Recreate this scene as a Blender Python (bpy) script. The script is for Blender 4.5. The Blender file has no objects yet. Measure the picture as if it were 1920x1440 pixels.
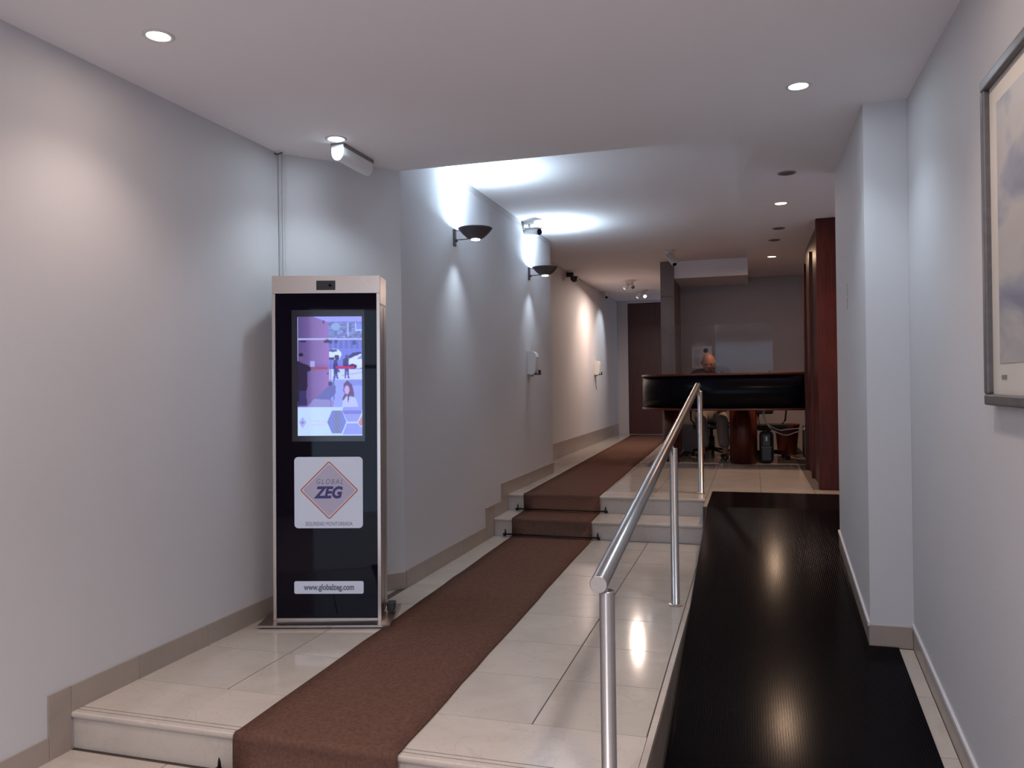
import bpy, bmesh, math, random
import numpy as np
from mathutils import Vector, Matrix
random.seed(4)
S = bpy.context.scene
COL = S.collection
PI = math.pi

# ------------------------------------------------------------------ camera, world, exposure
def look_axes(yaw, pitch, roll):
    f = Vector((-math.sin(yaw) * math.cos(pitch), math.cos(yaw) * math.cos(pitch), math.sin(pitch)))
    r = Vector((math.cos(yaw), math.sin(yaw), 0)); u = r.cross(f)
    r2 = r * math.cos(roll) + u * math.sin(roll); u2 = u * math.cos(roll) - r * math.sin(roll)
    return f, r2, u2
cam_d = bpy.data.cameras.new('camera'); cam = bpy.data.objects.new('camera', cam_d); COL.objects.link(cam)
F_, R_, U_ = look_axes(0.293966, 0.00134157, -0.0141334)
m = Matrix((R_, U_, -F_)).transposed().to_4x4(); m.translation = Vector((0, 0, 1.33))
cam.matrix_world = m
cam_d.sensor_fit = 'HORIZONTAL'; cam_d.sensor_width = 36.0; cam_d.lens = 36.0 * 1480.05 / 1920.0
cam_d.clip_start = 0.02; cam_d.clip_end = 100
S.camera = cam
S.view_settings.view_transform = 'Standard'; S.view_settings.look = 'None'
S.view_settings.gamma = 1.0; S.view_settings.exposure = 0.30; S.view_settings.use_curve_mapping = False
W = bpy.data.worlds.new('World'); S.world = W; W.use_nodes = True
bgn = W.node_tree.nodes['Background']; bgn.inputs[0].default_value = (0.52, 0.60, 0.80, 1); bgn.inputs[1].default_value = 3.0

WARM = (1.0, 0.79, 0.67); COOL = (0.72, 0.88, 1.0); AMBER = (1.0, 0.66, 0.44); NEUT = (1.0, 0.90, 0.88)
# where each ceiling lamp stands: x, y, ceiling z, colour, watts (0 = off), kind
DOWN = [(-2.262, 2.631, 2.755, WARM, 13.5, 'lit with a warm glow, nearest to the left wall'),
        (-2.255, 4.04, 2.755, COOL, 12, 'lit cool white beside the emergency light'),
        (0.239, 4.053, 2.755, COOL, 16, 'lit cool white in front of the square pillar'),
        (0.239, 2.63, 2.755, WARM, 16, 'lit warm above the framed picture'),
        (-2.26, 1.22, 2.755, WARM, 22, 'added unseen as fill, nearest the left wall'), (0.239, 1.22, 2.755, NEUT, 22, 'added unseen as fill over the ramp'),  # unseen lamps on this line and the next, added as fill light
        (-1.0, 0.3, 2.755, NEUT, 75, 'added unseen as fill in mid ceiling just behind the camera'), (-1.0, -1.4, 2.755, NEUT, 75, 'added unseen as fill in mid ceiling by the entrance'),
        (0.255, 5.72, 2.755, WARM, 0, 'unlit, nearest one past the square pillar'),
        (0.265, 7.119, 2.85, AMBER, 42, 'lit warm, the nearer of the two glowing beyond the pillar'),
        (0.285, 8.277, 2.85, WARM, 0, 'unlit, between the two glowing warm ones'),
        (0.262, 8.947, 2.85, WARM, 0, 'unlit, just before the farthest glowing one'),
        (0.263, 10.119, 2.85, AMBER, 46, 'lit warm, farthest of all, above the desk')]

# ------------------------------------------------------------------ materials
def mat(name, col, rough=0.6, metal=0.0, spec=0.5, noise=0.0, nscale=8.0, bump=0.0, bscale=60.0, stretch=None, col2=None, emit=None, estr=1.0, coat=0.0, aniso=None):
    m = bpy.data.materials.new(name); m.use_nodes = True
    nt = m.node_tree; N = nt.nodes; L = nt.links; b = N['Principled BSDF']
    b.inputs['Base Color'].default_value = (*col, 1); b.inputs['Roughness'].default_value = rough
    b.inputs['Metallic'].default_value = metal; b.inputs['Specular IOR Level'].default_value = spec
    b.inputs['Coat Weight'].default_value = coat
    if emit:
        b.inputs['Emission Color'].default_value = (*emit, 1); b.inputs['Emission Strength'].default_value = estr
    if noise or col2 or bump:
        tc = N.new('ShaderNodeTexCoord'); mp = N.new('ShaderNodeMapping'); L.new(tc.outputs['Object'], mp.inputs[0])
        if stretch: mp.inputs['Scale'].default_value = stretch
    if noise or col2:
        nz = N.new('ShaderNodeTexNoise'); nz.inputs['Scale'].default_value = nscale; nz.inputs['Detail'].default_value = 6
        L.new(mp.outputs[0], nz.inputs[0])
        rp = N.new('ShaderNodeValToRGB'); e = rp.color_ramp.elements
        c2 = col2 or tuple(c * (1 - noise) for c in col)
        e[0].position = 0.32; e[1].position = 0.68
        e[0].color = (*c2, 1); e[1].color = (*col, 1)
        L.new(nz.outputs['Fac'], rp.inputs[0]); L.new(rp.outputs[0], b.inputs['Base Color'])
    if bump:
        nb = N.new('ShaderNodeTexNoise'); nb.inputs['Scale'].default_value = bscale; nb.inputs['Detail'].default_value = 4
        L.new(mp.outputs[0], nb.inputs[0]); bp = N.new('ShaderNodeBump'); bp.inputs['Strength'].default_value = bump
        bp.inputs['Distance'].default_value = 0.01
        L.new(nb.outputs['Fac'], bp.inputs['Height']); L.new(bp.outputs[0], b.inputs['Normal'])
    return m
def marble(name, col, vein, rough=0.1):
    m = bpy.data.materials.new(name); m.use_nodes = True
    nt = m.node_tree; N = nt.nodes; L = nt.links; b = N['Principled BSDF']
    tc = N.new('ShaderNodeTexCoord'); oi = N.new('ShaderNodeObjectInfo')
    ad = N.new('ShaderNodeVectorMath'); ad.operation = 'ADD'; sc = N.new('ShaderNodeMath'); sc.operation = 'MULTIPLY'; sc.inputs[1].default_value = 30
    L.new(oi.outputs['Random'], sc.inputs[0]); L.new(tc.outputs['Object'], ad.inputs[0]); L.new(sc.outputs[0], ad.inputs[1])
    n1 = N.new('ShaderNodeTexNoise'); n1.inputs['Scale'].default_value = 3.2; n1.inputs['Detail'].default_value = 8; n1.inputs['Distortion'].default_value = 0.6
    L.new(ad.outputs[0], n1.inputs[0])
    r1 = N.new('ShaderNodeValToRGB'); r1.color_ramp.elements[0].position = 0.35; r1.color_ramp.elements[1].position = 0.62
    r1.color_ramp.elements[0].color = (*[c * 0.90 for c in col], 1); r1.color_ramp.elements[1].color = (*col, 1)
    L.new(n1.outputs['Fac'], r1.inputs[0])
    n2 = N.new('ShaderNodeTexNoise'); n2.inputs['Scale'].default_value = 5; n2.inputs['Detail'].default_value = 10; n2.inputs['Distortion'].default_value = 1.6
    L.new(ad.outputs[0], n2.inputs[0])
    r2 = N.new('ShaderNodeValToRGB'); e = r2.color_ramp.elements; e[0].position = 0.485; e[0].color = (0, 0, 0, 1); e[1].position = 0.5; e[1].color = (1, 1, 1, 1)
    k = r2.color_ramp.elements.new(0.515); k.color = (0, 0, 0, 1)
    L.new(n2.outputs['Fac'], r2.inputs[0])
    mx = N.new('ShaderNodeMixRGB'); L.new(r1.outputs[0], mx.inputs[1]); mx.inputs[2].default_value = (*vein, 1)
    mf = N.new('ShaderNodeMath'); mf.operation = 'MULTIPLY'; mf.inputs[1].default_value = 0.22
    L.new(r2.outputs[0], mf.inputs[0]); L.new(mf.outputs[0], mx.inputs[0]); L.new(mx.outputs[0], b.inputs['Base Color'])
    b.inputs['Roughness'].default_value = rough; b.inputs['Specular IOR Level'].default_value = 0.5
    return m
M = {}
M['wall'] = mat('wall_paint', (0.57, 0.56, 0.578), 0.75, noise=0.03, nscale=1.5, bump=0.06, bscale=90)
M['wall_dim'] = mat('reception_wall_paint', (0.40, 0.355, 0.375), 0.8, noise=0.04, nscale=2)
M['ceil'] = mat('ceiling_paint', (0.82, 0.785, 0.80), 0.9, noise=0.03, nscale=1.0)
M['tile'] = marble('polished_cream_marble', (0.52, 0.46, 0.405), (0.36, 0.28, 0.22), 0.09)
M['tile2'] = marble('step_marble', (0.55, 0.48, 0.42), (0.34, 0.25, 0.19), 0.16)
M['skirt'] = marble('skirting_stone', (0.36, 0.30, 0.26), (0.30, 0.22, 0.17), 0.3)
M['grout'] = mat('grout', (0.09, 0.07, 0.06), 0.9)
M['side'] = mat('kerb_side_stone', (0.26, 0.21, 0.18), 0.5, noise=0.2, nscale=6)
M['carpet'] = mat('brown_carpet', (0.150, 0.080, 0.060), 1.0, spec=0.0, noise=0.28, nscale=70, bump=0.35, bscale=700)
M['mat'] = mat('black_ribbed_rubber', (0.005, 0.004, 0.005), 0.17, spec=0.045)
M['steel'] = mat('brushed_steel', (0.50, 0.47, 0.46), 0.30, metal=1.0, noise=0.08, nscale=40, stretch=(1, 1, 14))
M['steel_k'] = mat('kiosk_steel', (0.55, 0.47, 0.42), 0.28, metal=1.0, noise=0.10, nscale=30, stretch=(1, 1, 12))
M['black_glass'] = mat('black_glass', (0.006, 0.005, 0.012), 0.03, spec=0.17)
M['bezel'] = mat('display_bezel', (0.030, 0.028, 0.040), 0.12)
M['sticker'] = mat('white_vinyl', (0.70, 0.77, 0.92), 0.4)
M['orange'] = mat('orange_print', (0.55, 0.14, 0.08), 0.5)
M['lilac'] = mat('lilac_print', (0.50, 0.47, 0.62), 0.5)
M['navy'] = mat('navy_print', (0.045, 0.045, 0.19), 0.5)
M['greyink'] = mat('grey_print', (0.17, 0.18, 0.25), 0.5)
M['blackp'] = mat('black_plastic', (0.012, 0.012, 0.014), 0.4)
M['whitep'] = mat('white_plastic', (0.66, 0.65, 0.63), 0.4)
M['greyp'] = mat('grey_plastic', (0.20, 0.19, 0.20), 0.5)
M['bronze'] = mat('dark_bronze_metal', (0.10, 0.085, 0.095), 0.45, metal=0.6)
M['wood'] = mat('red_mahogany', (0.085, 0.014, 0.009), 0.38, noise=0.5, nscale=6, stretch=(7, 7, 0.5), spec=0.28)
M['wood_top'] = mat('mahogany_top', (0.16, 0.040, 0.022), 0.2, noise=0.4, nscale=5, stretch=(0.6, 8, 8))
M['wood_door'] = mat('dark_mahogany_door', (0.080, 0.014, 0.010), 0.4, noise=0.4, nscale=5, stretch=(9, 9, 0.4))
M['wood_light'] = mat('orange_wood', (0.30, 0.12, 0.06), 0.4, noise=0.3, nscale=4, stretch=(6, 6, 0.5))
M['fascia'] = mat('black_laminate', (0.004, 0.004, 0.008), 0.22, spec=0.08)
M['column'] = mat('brown_stone_cladding', (0.19, 0.135, 0.115), 0.35, noise=0.25, nscale=4)
M['bed'] = mat('concrete_bed', (0.25, 0.23, 0.21), 0.9)
M['skin'] = mat('skin', (0.42, 0.19, 0.125), 0.5)
M['shirt'] = mat('dark_shirt', (0.028, 0.018, 0.024), 0.9)
M['trousers'] = mat('beige_trousers', (0.24, 0.19, 0.17), 0.9)
M['red'] = mat('red_plastic', (0.17, 0.014, 0.009), 0.4)
M['paper'] = mat('paper', (0.75, 0.74, 0.78), 0.8)
M['iron'] = mat('black_iron', (0.02, 0.018, 0.02), 0.35, metal=0.7)
M['frame'] = mat('pewter_frame', (0.15, 0.14, 0.145), 0.42, metal=0.35, noise=0.2, nscale=30)
M['board'] = mat('picture_mount', (0.56, 0.53, 0.49), 0.8)
def glassy(name, tint, rough=0.0, mixf=0.12, diff=None):
    m = bpy.data.materials.new(name); m.use_nodes = True; nt = m.node_tree; N = nt.nodes; L = nt.links
    N.remove(N['Principled BSDF']); out = N['Material Output']
    t = N.new('ShaderNodeBsdfTransparent'); t.inputs[0].default_value = (*tint, 1)
    g = N.new('ShaderNodeBsdfGlossy'); g.inputs['Roughness'].default_value = rough
    lw = N.new('ShaderNodeLayerWeight'); pw = N.new('ShaderNodeMath'); pw.operation = 'POWER'; pw.inputs[1].default_value = 4.0
    L.new(lw.outputs['Facing'], pw.inputs[0]); fr = N.new('ShaderNodeMath'); fr.operation = 'MULTIPLY_ADD'; fr.inputs[1].default_value = 0.8; fr.inputs[2].default_value = 0.016
    L.new(pw.outputs[0], fr.inputs[0])
    mx = N.new('ShaderNodeMixShader'); L.new(fr.outputs[0], mx.inputs[0]); L.new(t.outputs[0], mx.inputs[1]); L.new(g.outputs[0], mx.inputs[2])
    last = mx
    if diff:
        d = N.new('ShaderNodeBsdfDiffuse'); d.inputs[0].default_value = (0.8, 0.8, 0.8, 1)
        m2 = N.new('ShaderNodeMixShader'); m2.inputs[0].default_value = diff
        L.new(mx.outputs[0], m2.inputs[1]); L.new(d.outputs[0], m2.inputs[2]); last = m2
    L.new(last.outputs[0], out.inputs[0]); return m
M['pane'] = glassy('window_glass', (0.85, 0.9, 0.9))
M['acrylic'] = glassy('clear_acrylic', (0.90, 0.90, 0.92), 0.06, diff=0.022)
def lampmat(name, col, s):
    return mat(name, (0.8, 0.8, 0.8), 0.5, emit=col, estr=s)
M['l_warm'] = lampmat('lamp_warm', (1.0, 0.86, 0.72), 9); M['l_cool'] = lampmat('lamp_cool', (0.88, 0.95, 1.0), 9)
M['l_amber'] = lampmat('lamp_amber', (1.0, 0.80, 0.62), 7)
M['lens_off'] = mat('lamp_unlit', (0.14, 0.12, 0.12), 0.25)
M['diffuser'] = mat('frosted_cover', (0.78, 0.80, 0.82), 0.35)
# framed print: soft bands of blue grey
def print_mat():
    m = bpy.data.materials.new('abstract_print'); m.use_nodes = True; nt = m.node_tree; N = nt.nodes; L = nt.links; b = N['Principled BSDF']
    tc = N.new('ShaderNodeTexCoord'); mp = N.new('ShaderNodeMapping'); mp.inputs['Scale'].default_value = (1, 1.0, 2.2); mp.inputs['Rotation'].default_value = (0.35, 0, 0)
    L.new(tc.outputs['Object'], mp.inputs[0])
    n = N.new('ShaderNodeTexNoise'); n.inputs['Scale'].default_value = 1.9; n.inputs['Detail'].default_value = 3; n.inputs['Distortion'].default_value = 0.5
    L.new(mp.outputs[0], n.inputs[0])
    r = N.new('ShaderNodeValToRGB'); e = r.color_ramp.elements
    e[0].position = 0.30; e[0].color = (0.155, 0.165, 0.235, 1); e[1].position = 0.72; e[1].color = (0.36, 0.34, 0.335, 1)
    k = e.new(0.43); k.color = (0.26, 0.27, 0.32, 1); k = e.new(0.52); k.color = (0.40, 0.385, 0.375, 1)
    L.new(n.outputs['Fac'], r.inputs[0]); L.new(r.outputs[0], b.inputs['Base Color']); b.inputs['Roughness'].default_value = 0.5
    return m
M['print'] = print_mat()

# ------------------------------------------------------------------ helpers
def tag(o, label=None, cat=None, group=None, kind=None):
    if label: o['label'] = label
    if cat: o['category'] = cat
    if group: o['group'] = group
    if kind: o['kind'] = kind
    return o
def thing(name, label, cat, loc=(0, 0, 0), rz=0.0, group=None):
    o = bpy.data.objects.new(name, None); COL.objects.link(o); o.empty_display_size = 0.1
    o.location = loc; o.rotation_euler = (0, 0, rz); return tag(o, label, cat, group)
def link(name, me, mt, parent=None, loc=(0, 0, 0), rot=(0, 0, 0)):
    o = bpy.data.objects.new(name, me); COL.objects.link(o)
    if mt is not None and len(me.materials) == 0: me.materials.append(M[mt] if isinstance(mt, str) else mt)
    o.location = loc; o.rotation_euler = rot
    if parent is not None: o.parent = parent
    return o
class MB:
    def __init__(s): s.bm = bmesh.new()
    def box(s, x0, x1, y0, y1, z0, z1, bev=0.0, mtx=None):
        r = bmesh.ops.create_cube(s.bm, size=1.0); vs = r['verts']
        for v in vs:
            v.co = Vector(((x0 + x1) / 2 + v.co.x * (x1 - x0), (y0 + y1) / 2 + v.co.y * (y1 - y0), (z0 + z1) / 2 + v.co.z * (z1 - z0)))
        if bev:
            es = list({e for v in vs for e in v.link_edges})
            r = bmesh.ops.bevel(s.bm, geom=es, offset=bev, segments=2, profile=0.5, affect='EDGES'); vs = r['verts'] + [v for v in vs if v.is_valid]
            vs = list({v for f in r['faces'] for v in f.verts})
        if mtx is not None: bmesh.ops.transform(s.bm, matrix=mtx, verts=vs)
        return s
    def prism(s, poly, z0, z1):
        a = [s.bm.verts.new((x, y, z0)) for x, y in poly]; b = [s.bm.verts.new((x, y, z1)) for x, y in poly]
        n = len(poly); s.bm.faces.new(a[::-1]); s.bm.faces.new(b)
        for i in range(n): s.bm.faces.new((a[i], a[(i + 1) % n], b[(i + 1) % n], b[i]))
        return s
    def prof(s, pts, p0, p1, axis='x'):
        # pts are (y,z) for axis x, (x,z) for axis y
        mk = (lambda t, q: (t, q[0], q[1])) if axis == 'x' else (lambda t, q: (q[0], t, q[1]))
        a = [s.bm.verts.new(mk(p0, q)) for q in pts]; b = [s.bm.verts.new(mk(p1, q)) for q in pts]
        n = len(pts); s.bm.faces.new(a); s.bm.faces.new(b[::-1])
        for i in range(n): s.bm.faces.new((a[i], b[i], b[(i + 1) % n], a[(i + 1) % n]))
        return s
    def tube(s, pts, r, seg=16, cap=True):
        pts = [Vector(p) for p in pts]; rings = []
        for i, p in enumerate(pts):
            d = (pts[min(i + 1, len(pts) - 1)] - pts[max(i - 1, 0)]).normalized()
            up = Vector((0, 0, 1)) if abs(d.z) < 0.9 else Vector((1, 0, 0))
            a = d.cross(up).normalized(); b = a.cross(d).normalized(); rr = r[i] if isinstance(r, (list, tuple)) else r
            rings.append([s.bm.verts.new(p + (a * math.cos(t * 2 * PI / seg) + b * math.sin(t * 2 * PI / seg)) * rr) for t in range(seg)])
        for A, B in zip(rings, rings[1:]):
            for i in range(seg): f = s.bm.faces.new((A[i], A[(i + 1) % seg], B[(i + 1) % seg], B[i])); f.smooth = True
        if cap: s.bm.faces.new(rings[0][::-1]); s.bm.faces.new(rings[-1])
        return s
    def lathe(s, prof, seg=32, center=(0, 0, 0), sx=1, sy=1, smooth=True):
        c = Vector(center); rings = []
        for r, z in prof:
            rings.append([s.bm.verts.new(c + Vector((r * sx * math.cos(t * 2 * PI / seg), r * sy * math.sin(t * 2 * PI / seg), z))) for t in range(seg)] if r > 1e-6 else [s.bm.verts.new(c + Vector((0, 0, z)))])
        for A, B in zip(rings, rings[1:]):
            for i in range(seg):
                j = (i + 1) % seg
                if len(A) == 1 and len(B) == 1: continue
                if len(A) == 1: f = s.bm.faces.new((A[0], B[j], B[i]))
                elif len(B) == 1: f = s.bm.faces.new((A[i], A[j], B[0]))
                else: f = s.bm.faces.new((A[i], A[j], B[j], B[i]))
                f.smooth = smooth
        return s
    def done(s, name):
        bmesh.ops.recalc_face_normals(s.bm, faces=s.bm.faces[:])
        me = bpy.data.meshes.new(name); s.bm.to_mesh(me); s.bm.free(); return me
    def build(s, name, mt, parent=None, loc=(0, 0, 0), rot=(0, 0, 0)): return link(name, s.done(name), mt, parent, loc, rot)
def struct(o, label=None): o['kind'] = 'structure'; return tag(o, label) if label else o
def clip(poly, a, b, c):  # keep a*x+b*y>=c
    out = []
    for i in range(len(poly)):
        p, q = poly[i], poly[(i + 1) % len(poly)]; dp, dq = a * p[0] + b * p[1] - c, a * q[0] + b * q[1] - c
        if dp >= 0: out.append(p)
        if dp * dq < 0: t = dp / (dp - dq); out.append((p[0] + (q[0] - p[0]) * t, p[1] + (q[1] - p[1]) * t))
    return out
def area(p): return abs(sum(p[i][0] * p[(i + 1) % len(p)][1] - p[(i + 1) % len(p)][0] * p[i][1] for i in range(len(p)))) / 2
def tile(poly, z, parent, mt='tile', g=0.0026, th=0.012, name='tile'):
    cx = sum(p[0] for p in poly) / len(poly); cy = sum(p[1] for p in poly) / len(poly)
    pl = []
    for x, y in poly: pl.append((x - math.copysign(g, x - cx) - cx, y - math.copysign(g, y - cy) - cy))
    b = MB(); A = [b.bm.verts.new((x, y, -th)) for x, y in pl]; B = [b.bm.verts.new((x, y, -0.001)) for x, y in pl]
    Cc = [b.bm.verts.new((x - math.copysign(0.0005, x), y - math.copysign(0.0005, y), 0)) for x, y in pl]; n = len(pl)
    b.bm.faces.new(A[::-1]); b.bm.faces.new(Cc)
    for P, Q in ((A, B), (B, Cc)):
        for i in range(n): b.bm.faces.new((P[i], P[(i + 1) % n], Q[(i + 1) % n], Q[i]))
    return b.build(name, mt, parent, (cx, cy, z), (random.uniform(-0.0005, 0.0005), random.uniform(-0.0005, 0.0005), 0))

# ------------------------------------------------------------------ floors
XL = [-2.725, -2.24, -1.773, -1.306, -0.84, -0.393]; YL = [2.98, 3.463, 3.936, 4.43, 4.90, 5.37, 5.84, 6.31, 6.64]
YR1, YR2 = 6.64, 7.075       # the two far risers
ZU = 0.31                    # upper landing
SL = 0.155                   # ramp slope
def rz(y): return ZU - SL * (YR1 - y) if y < YR1 else ZU
DA = Vector((-2.725, 4.18)); DB = Vector((-2.2, 4.775))
dn = Vector(((DB - DA).y, -(DB - DA).x)).normalized()   # into the room
dc = dn.dot(DA)

mid = struct(MB().prism([(-2.725, 2.62), (-0.392, 2.62), (-0.392, YR1 + 0.03), (-2.2, YR1 + 0.03), (-2.2, 4.775), (-2.725, 4.18)], -0.45, -0.0035).build('floor', 'grout'))
for i in range(5):
    for j in range(8):
        p = [(XL[i], YL[j]), (XL[i + 1], YL[j]), (XL[i + 1], YL[j + 1]), (XL[i], YL[j + 1])]
        if YL[j] < 4.4 or (i == 0 and YL[j] < 4.5): p = clip(p, dn.x, dn.y, dc + 0.008)
        elif i == 0: continue
        else: p = clip(p, 1, 0, -2.192)
        if p and area(p) > 0.002: tile(p, 0, mid)
# lower landings behind and below the first step
low = struct(MB().prism([(-2.725, 2.15), (-0.392, 2.15), (-0.392, 2.62), (-2.725, 2.62)], -0.5, -0.1585).build('floor', 'grout'))
for i in range(5): tile([(XL[i], 2.15), (XL[i + 1], 2.15), (XL[i + 1], 2.60), (XL[i], 2.60)], -0.155, low)
low2 = struct(MB().prism([(-2.725, 1.7), (-0.392, 1.7), (-0.392, 2.145), (-2.725, 2.145)], -0.5, -0.3135).build('floor', 'grout'))
for i in range(5): tile([(XL[i], 1.7), (XL[i + 1], 1.7), (XL[i + 1], 2.14), (XL[i], 2.14)], -0.31, low2)
struct(MB().box(-2.725, 0.775, -3.0, 1.70, -0.60, -0.465).build('floor', 'tile'))
# upper landing
up = struct(MB().prism([(-2.2, YR2 + 0.037), (-0.393, YR2 + 0.037), (-0.393, YR1 + 0.02), (1.7, YR1 + 0.02), (1.7, 12.0), (-0.985, 12.0), (-0.985, 10.95), (-1.17, 10.95), (-1.17, 15.8), (-2.36, 15.8), (-2.56, 15.8), (-2.56, 8.87), (-2.2, 8.87)], -0.1, ZU - 0.0035).build('floor', 'grout'))
XU = [-2.725, -2.26, -1.794, -1.327, -0.86, -0.393, 0.077, 0.544, 1.011, 1.478]
yu = [7.41] + [7.41 + 0.47 * k for k in range(1, 19)]
for a, b in zip(XU, XU[1:]):
    for c, d in zip(yu, yu[1:]):
        if a > -0.5 and d > 12.0: continue
        if a > 0.5 and c > 7.5: continue
        p = [(a, c), (b, c), (b, d), (a, d)]
        p = clip(p, 1, 0, -2.192 if c < 8.8 else -2.552)
        if c >= 10.9 and p:
            p = clip(p, -1, 0, 1.18) if b < -0.9 or a < -1.2 else clip(p, 1, 0, -0.977)
        if p: p = clip(p, 0, -1, -11.99 if a > -1.1 else -15.79)
        if p and area(p) > 0.004: tile(p, ZU, up)
for a, b in zip(XU[5:], XU[6:]): tile([(a, YR1 + 0.03), (b, YR1 + 0.03), (b, 7.405), (a, 7.405)], ZU, up)

# ramp with its narrow side strip of tiles
ramp = struct(MB().prof([(1.64, -0.52), (YR1 + 0.018, -0.52), (YR1 + 0.018, ZU - 0.004), (1.64, rz(1.64) - 0.004)], -0.362, 0.775).build('floor', 'grout'))
ys = [1.70 + 0.45 * k for k in range(7)]
for a, b in zip(ys, ys[1:]):
    b2 = min(b, 4.415)
    q = MB().prof([(a + 0.002, rz(a) - 0.003), (b2 - 0.002, rz(b2) - 0.003), (b2 - 0.002, rz(b2)), (a + 0.002, rz(a))], 0.30, 0.766)
    q.build('tile', 'tile', ramp)

# steps: tread slabs with two anti slip grooves, risers, bed
def nosing(y, z, x0, x1, depth, name='stair_tread', par=None, grooves=True):
    t = 0.032
    if grooves:
        pts = [(y + depth, z - 0.0), (y + 0.062, z), (y + 0.061, z - 0.004), (y + 0.057, z - 0.004), (y + 0.056, z), (y + 0.036, z), (y + 0.035, z - 0.004), (y + 0.031, z - 0.004), (y + 0.030, z),
               (y + 0.006, z), (y + 0.001, z - 0.004), (y, z - 0.011), (y + 0.001, z - 0.019), (y + 0.008, z - 0.022), (y + 0.008, z - 0.027), (y + 0.014, z - t), (y + depth, z - t)]
    else:
        pts = [(y + depth, z), (y + 0.006, z), (y, z - 0.006), (y, z - 0.022), (y + 0.006, z - 0.027), (y + 0.012, z - t), (y + depth, z - t)]
    return MB().prof(pts, x0, x1).build(name, 'tile2', par)
def groove_lines(y, z, x0, x1, par, inv):
    for dy in (0.0330, 0.0590): MB().box(x0 + 0.004, x1 - 0.004, y + dy - 0.0022, y + dy + 0.0022, z - 0.0045, z - 0.0012).build('groove', 'grout', par, tuple(-inv))
def steps(label, rows, x0, x1, bottom):
    t = thing('stone_step', label, 'step', ((x0 + x1) / 2, rows[0][0], bottom)); t['kind'] = 'structure'
    inv = Vector(t.location)
    def shift(o): o.location = -inv; return o
    for (y, z, dep, zb) in rows:
        shift(nosing(y, z, x0, x1, dep, par=t))
        if y < 3: groove_lines(y, z, x0, x1, t, inv)
        shift(MB().box(x0, x1, y + 0.016, y + 0.036, zb, z - 0.032).build('riser', 'tile2', t))
    return t
steps('cream marble step with grooved nosing in the foreground', [(2.60, 0.0, 0.378, -0.155)], -2.723, -0.392, -0.155)
steps('marble step just behind the camera', [(2.145, -0.155, 0.002 + 0.06, -0.31)], -2.723, -0.392, -0.31)
steps('lowest marble step at the entrance floor', [(1.70, -0.31, 0.06, -0.465)], -2.723, -0.392, -0.465)
steps('pair of marble steps the brown runner climbs below the desk', [(YR1, 0.155, YR2 - YR1 + 0.02, 0.0), (YR2, ZU, 7.408 - YR2, 0.155)], -2.198, -0.395, 0)
# kerb strip and the exposed side of the middle platform
kb = thing('ramp_kerb', 'thin stone kerb edging the tiled platform along the ramp', 'kerb', (-0.378, 2.60, 0)); kb['kind'] = 'structure'
MB().box(-0.0125, 0.0125, 0.0, 4.0, -0.02, 0.001, 0.0015).build('edge_strip', 'tile2', kb)
MB().box(-0.010, 0.0125, 0.0, 2.6, -0.52, -0.0205).build('side_slab', 'side', kb)

# ------------------------------------------------------------------ walls and ceiling
HC, HH, HS = 2.755, 2.985, 2.85
def wallp(name, poly, z0, z1, mt='wall'): return struct(MB().prism(poly, z0, z1).build(name, mt))
wallp('wall_left', [(-2.85, -3.1), (-2.725, -3.1), (-2.725, 4.18), (-2.2, 4.775), (-2.2, 8.87), (-2.56, 8.87), (-2.56, 15.8), (-2.85, 15.8)], -0.6, 3.2)
wallp('wall_right', [(0.775, -3.1), (0.95, -3.1), (0.95, 5.84), (0.775, 5.84)], -0.6, 3.2)
pil = wallp('wall_pillar', [(0.57, 4.42), (0.7745, 4.42), (0.7745, 5.84), (0.57, 5.84)], -0.2, HC)
wallp('wall_side', [(0.95, 5.84), (1.80, 5.84), (1.80, 12.1), (1.70, 12.1), (1.70, 5.90), (0.95, 5.90)], -0.1, 3.2)
wallp('wall_back', [(-0.985, 12.0), (1.70, 12.0), (1.70, 12.12), (-0.985, 12.12)], -0.1, 3.2, 'wall_dim')
# end of the hall: wall with a deep opening, dark door behind
endw = struct(MB().box(-2.56, -2.375, 15.8, 15.92, 0.3, 3.2).box(-2.375, -1.17, 15.8, 15.92, 2.945, 3.2).build('wall_end', 'wall'))
struct(MB().box(-2.56, -1.17, 16.0, 16.1, -0.1, 3.2).build('wall_niche_back', 'wall'))
struct(MB().box(-2.56, -1.17, 15.8, 16.0, 0.2, ZU).build('floor', 'tile'))
d1 = struct(MB().box(-2.374, -1.175, 15.95, 15.995, ZU + 0.005, 2.944, 0.004).build('door_1', 'wood_door'))
MB().box(-1.45, -1.435, 15.89, 15.95, 1.2, 1.5, 0.003).build('door_handle', 'steel', d1)
struct(MB().box(-2.372, -2.345, 15.785, 15.80, ZU, 2.945).build('trim_1', 'wall'))

struct(MB().box(-2.85, 0.95, -3.1, 4.785, HC, 3.2).build('ceiling', 'ceil'))
struct(MB().box(-0.02, 0.95, 4.785, 5.84, HC, 3.2).build('ceiling', 'ceil'))
struct(MB().box(-0.02, 1.80, 5.84, 12.12, HS, 3.2).build('ceiling', 'ceil'))
struct(MB().box(-2.85, -0.02, 4.785, 15.92, HH, 3.2).build('ceiling', 'ceil'))
struct(MB().box(-0.984, -0.02, 10.98, 12.0, HC, HH - 0.0005).build('ceiling_beam', 'ceil'))
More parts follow.
